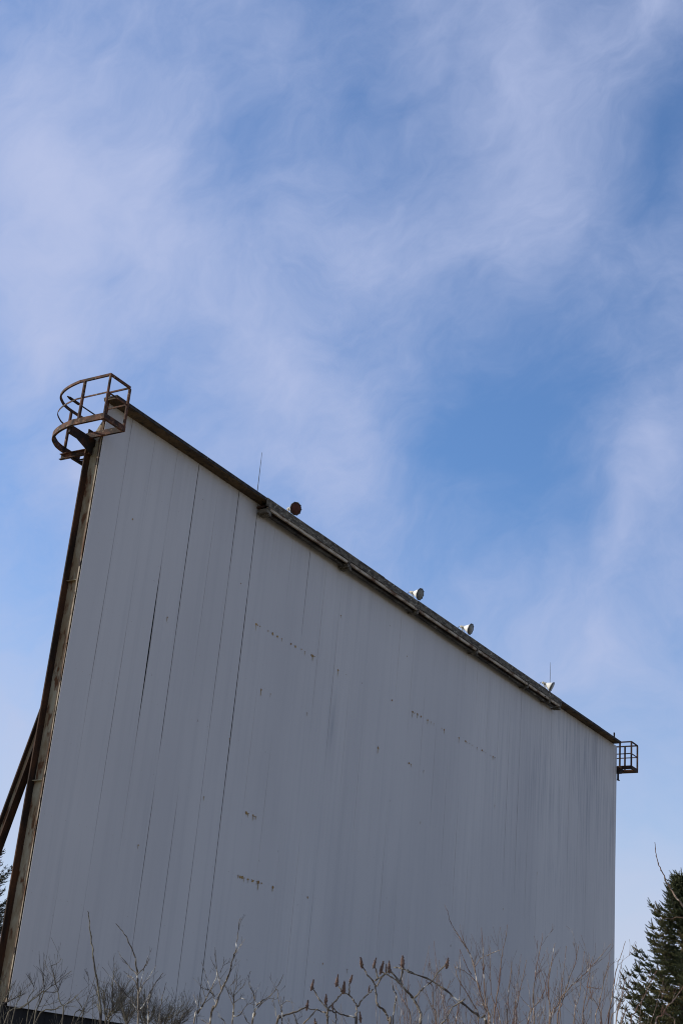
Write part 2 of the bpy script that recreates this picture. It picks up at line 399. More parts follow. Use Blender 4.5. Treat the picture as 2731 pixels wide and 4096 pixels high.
    while u < 29.4:
        u1 = min(u+r2.uniform(2.6, 3.4), 29.42); dz = r2.uniform(-.012, .008); dy = r2.uniform(-.012, .012)
        if u1 > 28.6: u1 = 29.42
        mb.box(u, u1-.012, -.295+dy, .055, ZT+.003+dz*.2, ZT+.058+dz)
        ml.box(u-.01, u1-.006, -.308+dy, -.2955+dy, ZT+.012+dz, ZT+.088+dz); ml.box(u-.01, u1-.006, -.2955+dy, .062, ZT+.0585+dz, ZT+.088+dz)
        u = u1
    mb.build('coping', M['coping'], root); ml.build('flashing', M['lip'], root)
    # --- gutter along the middle: fascia board, conduits, clamps
    mb = MB(); u = 5.62
    while u < 23.7:
        u1 = min(u+r2.uniform(1.7, 2.5), 23.72); dz = r2.uniform(-.008, .008)
        if 23.72-u1 < .6: u1 = 23.72
        pts = 7
        b = len(mb.v)
        for i in range(pts):
            x = u+(u1-.01-u)*i/(pts-1); j = r2.uniform(-.009, .009)
            for yy, zz in ((-.345, 15.075+j+dz), (-.3125, 15.075+j+dz), (-.3125, 15.283+dz), (-.345, 15.283+dz)): mb.v.append((x, yy, zz))
        for i in range(pts-1):
            for k in range(4):
                a = b+4*i+k; c = b+4*i+(k+1) % 4; mb.f.append((a, c, c+4, a+4))
        mb.f += [(b+3, b+2, b+1, b), tuple(b+4*(pts-1)+k for k in range(4))]
        u = u1
    gt = mb.build('gutter_board', M['fascia'], root)
    mb = MB(); mb.box(5.7, 23.66, -.335, -.285, 14.998, 15.066); mb.build('tan_conduit', M['tan'], gt)
    mb = MB(); mb.tube([(5.75+k*.5, -.17+r2.uniform(-.006, .006), 14.965+r2.uniform(-.008, .006)) for k in range(37)], .043, 10)
    mb.build('round_conduit', M['pipe'], gt, True)
    mb = MB(); mb.box(5.66, 23.7, -.25, -.012, 15.06, 15.10); mb.build('gutter_soffit', M['rust_dark'], gt)
    for uu, g in ((5.72, 1.35), (9.55, 1.25), (13.4, .8), (17.25, .9), (21.0, .8), (22.75, 1.0), (23.62, 1.1)):
        mb = MB(); mb.box(uu-.035*g, uu+.035*g, -.352, -.3455, 15.0, 15.25); mb.box(uu-.05*g, uu+.05*g, -.335, -.10, 14.905, 15.008)
        mb.box(uu-.022, uu+.022, -.10, -.012, 14.93, 14.97)
        if g > 1.1: mb.box(uu+.03, uu+.16, -.32, -.06, 14.87, 14.99)
        mb.build('clamp', M['fascia'], gt)
    # --- the edge: trim, girt, steel column, rear brace
    mb = MB(); z = ZB+.05
    while z < ZT-.3:
        z1 = min(z+r2.uniform(1.2, 3.4), ZT-.1)
        a = r2.uniform(.0, .006)
        mb.box(.006+a, .03, .055, .055+r2.uniform(.018, .030), z, z1-r2.uniform(.004, .02))
        z = z1 + (r2.uniform(.05, .5) if r2.random() < .3 else 0)
    mb.build('edge_trim', M['trim'], root)
    mb = MB(); mb.box(.050, .33, .088, .098, 1.0, ZT-.02); mb.build('girt', M['girt'], root)
    cmn = MB(); cmn.box(.168, .192, .1255, .4445, 0, 14.5)
    cmn.v += [(x_, y_, z_) for x_ in (.168, .192) for y_, z_ in ((.1255, 14.5), (.4445, 14.5), (.4445, 14.62), (.1255, 15.12))]; q_ = 8
    cmn.f += [(q_+3, q_+2, q_+1, q_), (q_+4, q_+5, q_+6, q_+7), (q_+2, q_+3, q_+7, q_+6), (q_+1, q_+2, q_+6, q_+5), (q_, q_+4, q_+7, q_+3)]
    c = cmn.build('column', M['peeling'], root); tag(c, 'cream painted steel column with rusty flanges')
    mb = MB(); mb.box(.0, .36, .445, .472, 0, 14.66)
    mb.build('rear_flange', M['flange'], c)
    mb = MB(); mb.box(.028, .36, .100, .125, 0, 15.16); mb.build('front_flange', M['girt'], c)
    for zz, t in ((7.05, .012), (11.2, .012)):
        mb = MB(); mb.box(.09, .1675, .1255, .4445, zz, zz+t); mb.build('stiffener', M['peeling'], c)
    # sloping brace: an I-beam leaning back from the rear flange of the column
    def slab(name, m, par, u0, u1, f0, f1, zb=-.1):
        mb_ = MB(); k0, k1 = f0[1], f1[1]
        zt0 = (f0[0]-.474)/k0; zt1 = (f1[0]-.474)/k1                   # where each edge meets the column
        q = [(.474, zt0), (f0[0]-k0*zb, zb), (f1[0]-k1*zb, zb), (.474, zt1)]
        for u_ in (u0, u1): mb_.v += [(u_, y_, z_) for y_, z_ in q]
        mb_.f += [(0, 1, 2, 3), (7, 6, 5, 4), (0, 4, 5, 1), (1, 5, 6, 2), (2, 6, 7, 3), (3, 7, 4, 0)]
        return mb_.build(name, m, par)
    kk = BR_K; yr, yf = BR_R, BR_F                                      # y at z = 0 of the rear and front faces, and the slope
    b = slab('brace', M['peeling'], root, .178, .202, (yf+.029, kk), (yr-.029, kk)); tag(b, 'rusty steel brace leaning against the column')
    slab('front_flange', M['flange'], b, .085, .27, (yf, kk), (yf+.028, kk)); slab('rear_flange', M['flange'], b, .085, .27, (yr-.028, kk), (yr, kk))
    # --- black boarded base
    mb = MB(); u = -.1
    while u < LEN:
        mb.box(u, min(u+.296, LEN+.04), .06+r2.uniform(0, .006), .10, 0, ZB+.06); u += .3
    mb.build('black_base', M['skirt'], root)
    mb = MB(); mb.tube([(28.77, -.28, 15.26), (28.77, -.28, 15.40), (28.75, -.28, 15.45)], [.028, .034, .026], 8); mb.build('pipe_stub', M['rust_dark'], root)
    return root

# ------------------------------------------------------------------ service baskets at the two top corners
def build_baskets():
    L = empty('service_basket', screen_pt(0, 0, 14.45), RZ, 'rusty steel service basket with rounded back rail on the near top corner of the screen', 'basket', 'service baskets on the screen corners')
    plan = [(-.05, -.58), (-.69, -.58)]
    arc = [(-.69, .22), (-.685, .30), (-.60, .64), (-.47, .94), (-.30, 1.16), (-.05, 1.31), (.10, 1.36), (.30, 1.385), (.80, 1.39)]
    arc = [tuple(p) for p in bez([(x, y, 0) for x, y in arc], 5)]
    def loop(z): return [(x, y, z) for x, y in plan] + [(p[0], p[1], z) for p in arc]
    mb = MB(); mb.path(loop(.975), .04, .055); mb.bar((-.05, -.56, .975), (-.05, -.02, .975), .03, .035); mb.build('top_rail', M['rust'], L)
    mb = MB(); mb.path(loop(.56), .014, .034); mb.build('mid_rail', M['rust'], L)
    mb = MB(); mb.bar((-.05, -.56, .57), (-.05, -.03, .57), .022, .034); mb.build('mid_rail', M['rust'], L)
    for x, y, z0, z1, w in ((-.05, -.58, -.06, .95, .058), (-.69, -.58, -.06, .95, .050), (-.69, .12, -.02, .95, .062), (.30, 1.37, -.06, .95, .06), (-.05, -.015, .47, .99, .05)):
        mb = MB(); mb.bar((x, y, z0), (x, y, z1), w, w*.62, (0, 1, 0)); mb.build('post', M['rust'], L)
    mb = MB(); mb.path([(-.05, .44, .0), (-.05, -.58, 0), (-.69, -.58, 0), (-.69, .2, 0)] + [(p[0], p[1], 0) for p in arc], .055, .13)
    mb.build('floor_frame', M['rust'], L)
    mb = MB(); mb.bar((-.64, .38, -.085), (.16, .38, -.085), .05, .17); mb.bar((-.60, .46, -.10), (.16, .46, -.10), .05, .10); mb.build('floor_beam', M['rust_dark'], L)
    mb = MB(); mb.v = [(u_, y_, z_) for y_ in (.34, .354) for u_, z_ in ((-.62, -.02), (-.62, -.17), (.10, -.40), (.10, -.02))]
    mb.f = [(0, 1, 2, 3), (7, 6, 5, 4), (0, 4, 5, 1), (1, 5, 6, 2), (2, 6, 7, 3), (3, 7, 4, 0)]; mb.build('gusset', M['rust_dark'], L)
    mb = MB()                                                          # channel bar sticking out at the back
    for a, h, zz in ((.0, .012, -.245), (.0, .012, -.365)): mb.bar((.06, .34, zz), (.06, 1.22, zz), .07, h)
    mb.bar((.085, .34, -.305), (.085, 1.22, -.305), .012, .108); mb.build('support_channel', M['rust'], L)
    mb = MB(); mb.bar((.05, .86, -.385), (.60, .86, -.385), .06, .05)
    mb.build('lower_beam', M['rust_dark'], L)
    mb = MB()
    for k in range(6): mb.bar((.20+k*.075, .50, -.385), (.20+k*.075, .825, -.385), .02, .03)
    mb.build('grating', M['rust_dark'], L)
    mb = MB()
    z = .62; mb.tube([(-.17, 1.02, 1.03-.04), (.13, 1.02, .985), (.16, 1.02, .985), (.95, 1.02, .98)], [.034, .034, .016, .016], 8)
    mb.tube([(-.25, 1.02, .992), (-.17, 1.02, .99)], [.012, .03], 8); mb.build('pipe', M['rust_dark'], L, True)

    Rb = empty('service_basket', screen_pt(29.76, 0, 14.40), RZ, 'small boxy steel service basket on the far top corner of the screen', 'basket', 'service baskets on the screen corners')
    x0, x1, y0, y1 = .09, .72, -.54, .34
    mb = MB(); mb.path([(x0, y1, .97), (x0, y0, .97), (x1, y0, .97), (x1, y1, .97)], .04, .045); mb.build('top_rail', M['rust_dark'], Rb)
    mb = MB(); mb.path([(x0, y1, .52), (x0, y0, .52), (x1, y0, .52), (x1, y1, .52)], .024, .034); mb.build('mid_rail', M['rust_dark'], Rb)
    for x, y in ((x0, y0), (x1, y0), (x0, -.09), (x1, -.05), (x1, y1)):
        mb = MB(); mb.bar((x, y, .0), (x, y, .95), .062, .05, (0, 1, 0)); mb.build('post', M['rust_dark'], Rb)
    mb = MB(); mb.path([(x0, y1, 0), (x0, y0, 0), (x1, y0, 0), (x1, y1, 0)], .05, .13); mb.bar((-.0, .0, -.03), (x0, .0, -.03), .06, .12)
    mb.bar((x0, -.05, -.03), (x1, -.05, -.03), .08, .08)
    mb.build('floor_frame', M['rust_dark'], Rb)
    mb = MB(); mb.box(x1-.30, x1-.035, y0+.04, y1, -.05, -.035); mb.build('deck_plate', M['rust'], Rb)
    mb = MB(); mb.bar((.03, -.05, -.46), (.03, -.05, -.02), .05, .06, (0, 1, 0)); mb.box(.0, .13, -.09, -.01, -.485, -.46); mb.box(.0, .24, -.12, .05, -.2, -.066)
    mb.build('bracket', M['rust_dark'], Rb)

# ------------------------------------------------------------------ floodlights and rods on the coping
def build_lamp(u, z, theta, tilt, rust, label, s=1.0, y=-.15):
    p = screen_pt(u, y, z)
    root = empty('floodlight', screen_pt(u, y+.12, ZT+.088), 0, label, 'floodlight', 'floodlights along the top of the screen')
    # the head looks out in front of the face (local -y), turned by theta towards the near end and tipped down
    d = Vector((-math.sin(theta)*math.cos(tilt), -math.cos(theta)*math.cos(tilt), -math.sin(tilt)))
    d.rotate(Matrix.Rotation(RZ, 3, 'Z'))
    q = d.to_track_quat('X', 'Z'); base = root.location
    def put(o):
        o.rotation_mode = 'QUATERNION'; o.rotation_quaternion = q; o.location = p-base; o.scale = (s, s, s); return o
    mb = MB(); mb.lathe([(-.22, .001), (-.22, .048), (-.205, .060), (-.17, .078), (-.11, .110), (-.05, .142), (-.008, .160), (-.008, .152), (-.05, .134), (-.11, .102), (-.16, .07), (-.16, .001)])
    head = put(mb.build('reflector', M['lamp_white'], root, True))
    mb = MB(); mb.lathe([(-.012, .158), (-.014, .172), (.004, .176), (.014, .170), (.014, .154), (.002, .152)])
    for k in range(10):
        a = 2*math.pi*(k+.3)/10; c_, s_ = math.cos(a), math.sin(a)
        mb.bar((-.012, .176*c_, .176*s_), (.018, .176*c_, .176*s_), .022, .014, (0, c_, s_))
    put(mb.build('rim', M['lamp_rim'], root))
    mb = MB(); mb.lathe([(.004, .155), (.016, .12), (.023, .06), (.026, .001)]); put(mb.build('lens', M['lens_rust' if rust else 'lens'], root, True))
    mb = MB(); mb.lathe([(-.36, .001), (-.36, .034), (-.34, .042), (-.27, .044), (-.25, .054), (-.221, .054)]); put(mb.build('socket', M['zinc'], root, True))
    k = p-base; back = d*(-.28*s)
    mb = MB(); foot = Vector((0, 0, 0)); e = Vector((math.cos(RZ), math.sin(RZ), 0))
    for sgn in (-1, 1):
        mb.bar(foot+e*(.05*sgn)+back*.35, k+back+e*(.055*sgn), .012, .035, e)
    mb.bar(foot-e*.09+back*.35, foot+e*.09+back*.35, .06, .02)
    mb.build('yoke', M['zinc'], root)
    mb = MB(); tip = k+d*(-.35*s); mb.tube(bez([tip, tip+d*-.06+Vector((0, 0, -.02)), tip+d*-.11+Vector((0, 0, -.14)), Vector((tip.x+d.x*-.13, tip.y+d.y*-.13, 0))], 4), .008, 6)
    mb.build('cable', M['lamp_rim'], root)
def build_top():
    build_lamp(7.11, 15.62, R(20), R(14), True, 'floodlight with a rust-brown face, nearest the rounded basket on the screen top', .98)
    build_lamp(13.78, 15.65, R(2), R(18), False, 'white floodlight with dark lens midway along the screen top, left one of the white pair', 1.0)
    build_lamp(17.07, 15.66, R(-5), R(18), False, 'white floodlight with dark lens, second from the far end of the screen top', 1.0)
    build_lamp(23.30, 15.62, R(-19), R(26), False, 'floodlight seen side-on and tipped down, beneath a thin rod near the far end', 1.02)
    for u, z1, lab in ((5.62, 16.56, 'tall thin rod on the coping left of the rust-brown floodlight'), (23.47, 16.57, 'thin rod rising behind the side-on floodlight near the far end')):
        o = MB(); o.tube([(0, 0, 0), (0, 0, (z1-15.29)*.55), (0, 0, z1-15.29)], [.012, .009, .005], 6)
        o.tube([(0, 0, 0), (0, 0, .06)], .022, 8)
        ob = o.build('lightning_rod', M['rod'], None, False, screen_pt(u, 0, 15.285)); tag(ob, lab, 'rod', 'lightning rods on the coping')

# ------------------------------------------------------------------ spruces
import numpy as np
def needle_mesh(name, T, m, parent, seed):
    """all shoots of a crown: each a tapering spindle of small needles about its axis"""
    rg = np.random.default_rng(seed); T = np.array(T); n = len(T); K = 13
    p, d, ln = T[:, 0:3], T[:, 3:6], T[:, 6:7]
    d = d/np.linalg.norm(d, axis=1, keepdims=True)
    hlp = np.where(np.abs(d[:, 2:3]) < .8, np.array([[0., 0, 1]]), np.array([[1., 0, 0]]))
    a = np.cross(d, hlp); a /= np.linalg.norm(a, axis=1, keepdims=True); b = np.cross(d, a)
    ph = rg.uniform(0, 6.28, (n, 1))
    tris = []
    for i in range(K):
        t = (i+.2+.6*rg.random((n, 1)))/K; q = p + d*ln*t
        an = ph + i*2.4; rad = a*np.cos(an)+b*np.sin(an)
        nl = .021*(1.2-.55*t)*rg.uniform(.75, 1.25, (n, 1))
        e = q + rad*nl*.75 + d*nl*.8; w = np.cross(rad, d)*.0056
        tris.append(np.stack([q-w, q+w, e], 1))
    for ax in (a, b): tris.append(np.stack([p-ax*.006, p+ax*.006, p+d*ln*1.08], 1))
    V = np.concatenate(tris, 0).reshape(-1, 3); nt = len(V)//3
    me = bpy.data.meshes.new(name); me.vertices.add(len(V)); me.vertices.foreach_set('co', V.astype(np.float32).ravel())
    me.loops.add(len(V)); me.loops.foreach_set('vertex_index', np.arange(len(V), dtype=np.int32))
    me.polygons.add(nt); me.polygons.foreach_set('loop_start', np.arange(nt, dtype=np.int32)*3)
    me.update(calc_edges=True); me.materials.append(m)
    o = bpy.data.objects.new(name, me); col.objects.link(o); o.parent = parent; return o
def spruce(loc, H, spread, seed, label, zmin=.5, dens=1.0, group='spruce trees'):
    r = random.Random(seed); U = r.uniform
    root = empty('spruce_tree', loc, 0, label, 'tree', group)
    tr = MB(); tr.tube([(U(-.02, .02), U(-.02, .02), H*k/14) for k in range(15)], [.010+.018*H*(1-k/14)**1.1 for k in range(15)], 8)
    wood = MB(); T = []
    def tuft(p, d, ln): T.append((p.x, p.y, p.z, d.x, d.y, d.z, ln))
    def run(p0, sd, L, step, sag):
        """a twig clothed with shoots along its length, with short side shoots"""
        n = max(1, int(L/step)); sv = sd.cross(Vector((0, 0, 1))); sv = sv.normalized() if sv.length > .01 else Vector((1, 0, 0))
        wood.tube([p0, p0+sd*L*.9], [.0035, .0018], 3)
        for j in range(n):
            q = j/n; p = p0 + sd*(L*q) + Vector((0, 0, -sag*q*L))
            tuft(p, sd+Vector((U(-.12, .12), U(-.12, .12), U(-.08, .16))), step*1.25)
            for s2 in (-1, 1):
                if r.random() < .9*dens:
                    tuft(p, sd*.75+sv*(s2*U(.45, .9))+Vector((0, 0, U(-.3, .35))), U(.045, .085)*(1.1-.4*q))
        tuft(p0+sd*L+Vector((0, 0, -sag*L)), sd+Vector((0, 0, U(0, .3))), U(.05, .08))
    h = zmin
    while h < H-.05:
        t = 1-h/H
        Lb = (spread*t**.95+.03)*U(.86, 1.1)
        nb = 6 if t < .12 else 8
        a0 = U(0, 6.28)
        for k in range(nb):
            if r.random() < .05: continue
            az = a0 + 6.283*k/nb + U(-.3, .3); L = Lb*U(.52, 1.10)
            if r.random() < .04: L *= 1.18
            out = Vector((math.cos(az), math.sin(az), 0)); side = Vector((-out.y, out.x, 0))
            up0 = .60 if t < .2 else .30-.25*t
            steps = max(4, int(L/.075)); pts = []
            for i in range(steps+1):
                q = i/steps
                pts.append(Vector((0, 0, h)) + out*(L*q) + Vector((0, 0, L*(up0*q - .22*q*(1-q)*2*t + .40*q**3))) + side*(L*.05*math.sin(3*q+k)))
            wood.tube(pts, [.004+.014*L*(1-i/steps) for i in range(steps+1)], 4)
            for i in range(1, steps+1):
                q = i/steps; d = (pts[i]-pts[i-1]).normalized()
                tuft(pts[i-1], d+Vector((U(-.1, .1), U(-.1, .1), U(-.05, .1))), .10)
                if L > .7 and q < .30 and r.random() < .5: continue
                sl_ = max(.11, L*.50*(1-q)**.6*U(.5, 1.1))
                for sg in (-1, 1):
                    sd = (d*.8 + side*sg*U(.55, 1.0) + Vector((0, 0, U(-.30, .20)))).normalized()
                    run(pts[i], sd, sl_, .055, U(.05, .28))
                if r.random() < .25: run(pts[i], (d+Vector((U(-.3, .3), U(-.3, .3), U(.3, .9)))).normalized(), U(.06, .14), .05, 0)
            run(pts[-1], d, .08, .05, -.1)
        h += (.085 + .075*t)*U(.8, 1.2)
    for k in range(6):
        for _ in range(3): run(Vector((0, 0, H-.32+.05*k)), Vector((U(-.6, .6), U(-.6, .6), .8)).normalized(), U(.05, .10), .05, 0)
    run(Vector((0, 0, H-.14)), Vector((0, 0, 1)), .13, .05, 0)
    t_ = tr.build('trunk', M['trunk'], root, True); wood.build('branches', M['trunk'], t_)
    needle_mesh('crown', T, M['needles'], root, seed)
    return root

# ------------------------------------------------------------------ bare shrubs
class Shrub:
    """stems given as pixel polylines set at a real distance, then continued to the ground and given side twigs"""
    def __init__(s, name, label, cat, Y, bark, seed, group=None):
        s.Y, s.r = Y, random.Random(seed); s.mb = MB(); s.tw = MB(); s.heads = []; s.name, s.label, s.cat, s.bark, s.group = name, label, cat, bark, group
        s.tops = []
    def tube(s, P, r0, r1, mb=None, buds=True):
        P = bez(P, 4) if len(P) > 2 else [P[0].lerp(P[1], k/4) for k in range(5)]
        n = len(P); nodes = s.r.randint(2, 4); r0 = r0*.76; r1 = max(.0011, r1*.8)
        rr = []
        for i in range(n):
            q = i/(n-1); rad = r0+(r1-r0)*q
            if buds and i % nodes == 1: rad *= 1.45
            rr.append(rad)
        mb = s.mb if mb is None else mb
        mb.tube([p + Vector((s.r.gauss(0, .0022), s.r.gauss(0, .0022), s.r.gauss(0, .0022))) for p in P], rr, 5)
        return P
    def stem(s, px, r0, r1, ox=0, oy=0, k=1., foot=True, dy=None, twigs=0, tl=.3, lean=0.):
        """px: polyline from low to high in a crop's pixels"""
        dy0 = s.r.uniform(-.3, .3) if dy is None else dy; n = len(px)
        P = [at(ox+x/k, oy+y/k, s.Y+dy0+lean*i/max(1, n-1)+s.r.uniform(-.05, .05)) for i, (x, y) in enumerate(px)]
        if foot:
            b = P[0]; bb = Vector((b.x+s.r.uniform(-.15, .15), b.y+s.r.uniform(-.1, .1), 0)); s.tops.append(bb)
            P = [bb, bb.lerp(b, .55)+Vector((s.r.uniform(-.05, .05), 0, 0))] + P
            r0 *= 1.25
        C = s.tube(P, r0, r1)
        for i in range(twigs):
            q = s.r.uniform(.45, .97) if foot else s.r.uniform(.2, .97)
            j = int(q*(len(C)-2)); s.twig(C[j], C[j+1]-C[j], tl*s.r.uniform(.4, 1.1)*(1.2-q*.6), max(.0018, (r0+(r1-r0)*q)*.5), 1)
        return C
    def twig(s, p, d, L, r0, depth, up=.35, spread=.75):
        d = d.normalized(); side = d.orthogonal().normalized(); side.rotate(Matrix.Rotation(s.r.uniform(0, 6.28), 3, d))
        d2 = (d + side*s.r.uniform(.45, 1.0)*spread + Vector((0, 0, up*.5))).normalized()
        n = 5; P = [p]; q = d2.copy()
        for i in range(n):
            q = (q + Vector((s.r.gauss(0, .10), s.r.gauss(0, .10), s.r.gauss(0, .08)+up*.12))).normalized(); P.append(P[-1]+q*(L/n))
        s.tw.tube(P, [max(.0009, r0*.8*(1-.65*i/n))*(1.3 if i % 2 else 1) for i in range(n+1)], 4)
        if depth > 0:
            for i in range(s.r.randint(1, 3)):
                j = s.r.randint(1, n-1); s.twig(P[j], P[j+1]-P[j], L*s.r.uniform(.3, .6), r0*.6, depth-1, up, spread)
        return P
    def head(s, x, y, ox, oy, k, size=1., P=None):
        p = P if P is not None else at(ox+x/k, oy+y/k, s.Y)
        s.heads.append((p, size))
    def fan(s, base, n, L0, L1, r0, spread, depth=1, up=.3, tl=.5, kids=5, box=(0, 0), ws=None):
        """upright shoots from one root crown"""
        for i in range(n):
            b = base + Vector((s.r.uniform(-box[0], box[0]), s.r.uniform(-box[1], box[1]), 0))
            L = s.r.uniform(L0, L1); a = s.r.uniform(0, 6.28); sp = spread*math.sqrt(s.r.random())
            d = Vector((math.cos(a)*sp, math.sin(a)*sp, 1)).normalized(); P = [b]; m = 9
            for j in range(m):
                d = (d + Vector((s.r.gauss(0, .07), s.r.gauss(0, .07), .05))).normalized(); P.append(P[-1]+d*(L/m))
            C = s.tube(P, r0*s.r.uniform(.7, 1.2), r0*.22)
            for k in range(kids):
                q = s.r.uniform(.42, .96); j = int(q*(len(C)-2))
                s.twig(C[j], C[j+1]-C[j], tl*s.r.uniform(.45, 1.15)*(1.25-.7*q), r0*.42*(1.25-q*.7), depth, up)
    def done(s):
        b = s.tops[0] if s.tops else Vector((at(0, 4096, s.Y).x, s.Y, 0))
        root = empty(s.name, b, 0, s.label, s.cat, s.group)
        off = len(s.mb.v); s.mb.v += s.tw.v; s.mb.f += [tuple(i+off for i in f) for f in s.tw.f]
        for mb, nm in ((s.mb, 'branches'),):
            if mb.v:
                mb.v = [tuple(Vector(v)-b) for v in mb.v]; mb.build(nm, M[s.bark], root)
        for p, size in s.heads:
            mb = MB(); p = p-b; n = 26
            h = .060*size*s.r.uniform(.8, 1.15); w = .0135*size*s.r.uniform(.8, 1.2)
            ax = Vector((s.r.uniform(-.25, .25), s.r.uniform(-.25, .25), 1)).normalized()
            mb.tube([p-ax*.01, p+ax*h*.2, p+ax*h*.5, p+ax*h*.8, p+ax*h], [w*.4, w*.75, w*.7, w*.45, w*.12], 6)
            for i in range(n):
                t = (i+.5)/n; a = i*2.4; wr = w*(1.0-.75*t)*s.r.uniform(.6, 1.35)
                u0 = ax.orthogonal().normalized(); u0.rotate(Matrix.Rotation(a, 3, ax)); q = p+ax*(h*t)
                mb.tube([q, q+u0*wr*1.05+ax*s.r.uniform(.0, .014)], [.006*size, .0022*size], 4)
            mb.build('seed_head', M['cone'], root)
        return root
def build_shrubs():
    GS = 'bare shrubs in front of the screen'
    # thicket in front of the near column
    a = Shrub('bare_shrub', 'tangled bare shrub with dark twigs at the foot of the rusty column', 'shrub', 11.5, 'bark_olive', 11, GS)
    k, oy = 3.136, 3600
    a.stem([(430,1555),(500,1300),(560,1100),(520,850)], .008, .002, 0, oy, k, twigs=9, tl=.35)
    a.stem([(790,1555),(755,1280),(720,1110),(660,870),(640,800)], .007, .002, 0, oy, k, twigs=8, tl=.3)
    a.stem([(640,830),(720,790),(785,730)], .003, .0013, 0, oy, k, False, 0)
    a.stem([(60,1555),(300,1340),(500,1180),(640,1090),(900,890)], .008, .002, 0, oy, k, twigs=8, tl=.3)
    a.stem([(-80,1500),(60,1300),(200,1230),(330,1150)], .008, .002, 0, oy, k, twigs=7, tl=.3)
    a.stem([(440,1555),(700,1370),(850,1300),(985,1180)], .007, .002, 0, oy, k, twigs=6, tl=.25)
    a.stem([(560,1150),(680,1160),(740,1140)], .004, .002, 0, oy, k, False, 0)
    a.stem([(350,1500),(350,1250),(430,1100),(330,920)], .006, .0015, 0, oy, k, twigs=6, tl=.25)
    a.stem([(1040,1500),(1050,1380),(940,1210)], .005, .002, 0, oy, k, twigs=3, tl=.2)
    a.stem([(-60,1555),(100,1180),(210,1000)], .006, .002, 0, oy, k, twigs=7, tl=.22)
    a.stem([(150,1555),(260,1200),(250,1090)], .006, .002, 0, oy, k, twigs=8, tl=.22)
    a.stem([(900,1555),(1100,1400),(1230,1320)], .006, .002, 0, oy, k, twigs=3, tl=.22)
    b = at(110, 4096, 11.5); a.fan(Vector((b.x, b.y, 0)), 24, 1.9, 2.6, .007, .34, 2, .25, .4, 8, (.45, .3)); a.done()
    # tall single shoot
    a = Shrub('bare_sapling', 'single tall whip-like bare shoot standing clear of the shrubs on the left', 'sapling', 9.5, 'bark_olive', 12, 'bare saplings')
    a.stem([(1262,1600),(1245,1200),(1235,1080),(1205,900),(1172,680),(1147,500),(1133,370),(1120,240),(1110,140)], .0075, .0028, 0, oy, k, dy=0)
    a.stem([(1250,1400),(1225,1180),(1190,1050)], .004, .002, 0, oy, k, False, 0); a.stem([(1240,1080),(1310,1160),(1390,1240)][::-1], .002, .003, 0, oy, k, False, 0)
    a.stem([(1262,1500),(1232,1330),(1160,1280)], .003, .0015, 0, oy, k, False, 0); a.done()
    # forked sapling
    a = Shrub('bare_sapling', 'forked bare sapling with its tip bending left, right of the whip-like shoot', 'sapling', 9.5, 'bark_grey', 13, 'bare saplings')
    ox = 400
    a.stem([(478,1600),(485,1400),(487,1180),(472,940),(445,740),(385,560),(310,420),(200,295)], .0085, .0022, ox, oy, k, dy=0)
    for p in ([(470,940),(400,870),(300,750),(220,645)], [(470,940),(530,880),(570,830),(610,785)], [(488,1400),(350,1210),(270,1120),(150,970),(30,845)], [(485,1180),(540,1070),(620,960),(710,820)],
              [(485,1170),(515,1050),(540,920),(575,800),(608,705)], [(480,1130),(440,1010),(350,930),(300,895)], [(600,1280),(640,1150),(700,1030),(800,905)], [(740,1555),(765,1340),(785,1200),(840,1030)], [(488,1400),(560,1300),(640,1160)]):
        a.stem(p, .0042, .0015, ox, oy, k, False, 0, twigs=1, tl=.16)
    a.stem([(600,1600),(610,1400),(600,1280)], .005, .004, ox, oy, k, dy=0); a.stem([(740,1700),(740,1555)], .005, .004, ox, oy, k, dy=0); a.done()
    # brushy broom shrub
    a = Shrub('bare_shrub', 'dense brushy bare shrub with broom-like twigs behind the forked sapling', 'shrub', 12.5, 'bark_olive', 14, GS)
    for x, y in ((90,1500),(330,1560),(560,1600),(760,1600),(930,1600)):
        bpt = at(ox+x/k, oy+y/k, 12.5)
        for i in range(8):
            tip = (x+a.r.uniform(-110, 230), y-a.r.uniform(140, 430)+ (120 if x > 700 else 0))
            mid = ((x*.55+tip[0]*.45)+a.r.uniform(-20, 20), y*.6+tip[1]*.4)
            a.stem([(x+a.r.uniform(-30, 30), y+30), mid, tip], .0055, .0018, ox, oy, k, i % 3 == 0, a.r.uniform(-.35, .35), twigs=10, tl=.28)
    for p in ([(100,1480),(165,1320),(150,1000)], [(160,1350),(250,1210),(390,1000)], [(165,1300),(170,1000),(195,840)], [(200,1400),(330,1200),(460,1090)], [(100,1480),(230,1370),(470,1230)], [(560,1500),(600,1330),(650,1170)], [(330,1500),(240,1150),(248,930)]):
        a.stem(p, .006, .002, ox, oy, k, False, 0, twigs=9, tl=.22)
    a.done()
    # slender many-stemmed shrub left of the sumacs
    a = Shrub('bare_shrub', 'slender pale-barked bare shrub with one long upright shoot, left of the cone-topped sumacs', 'shrub', 10.0, 'bark_grey', 15, GS)
    k, ox, oy = 1.742, 750, 3300
    a.stem([(155,1400),(200,1250),(250,1130),(290,1040),(315,930),(335,870),(350,760),(363,650)], .0095, .002, ox, oy, k, dy=0, twigs=3, tl=.2)
    for p, r0 in (([(45,1400),(75,1310),(120,1230),(170,1130),(205,1050),(200,960),(190,895)], .006), ([(310,1400),(318,1300),(325,1200),(340,1120),(345,1045)], .006), ([(450,1400),(465,1330),(480,1260),(460,1180),(425,1095)], .008)):
        a.stem(p, r0, .002, ox, oy, k, dy=0, twigs=4, tl=.24)
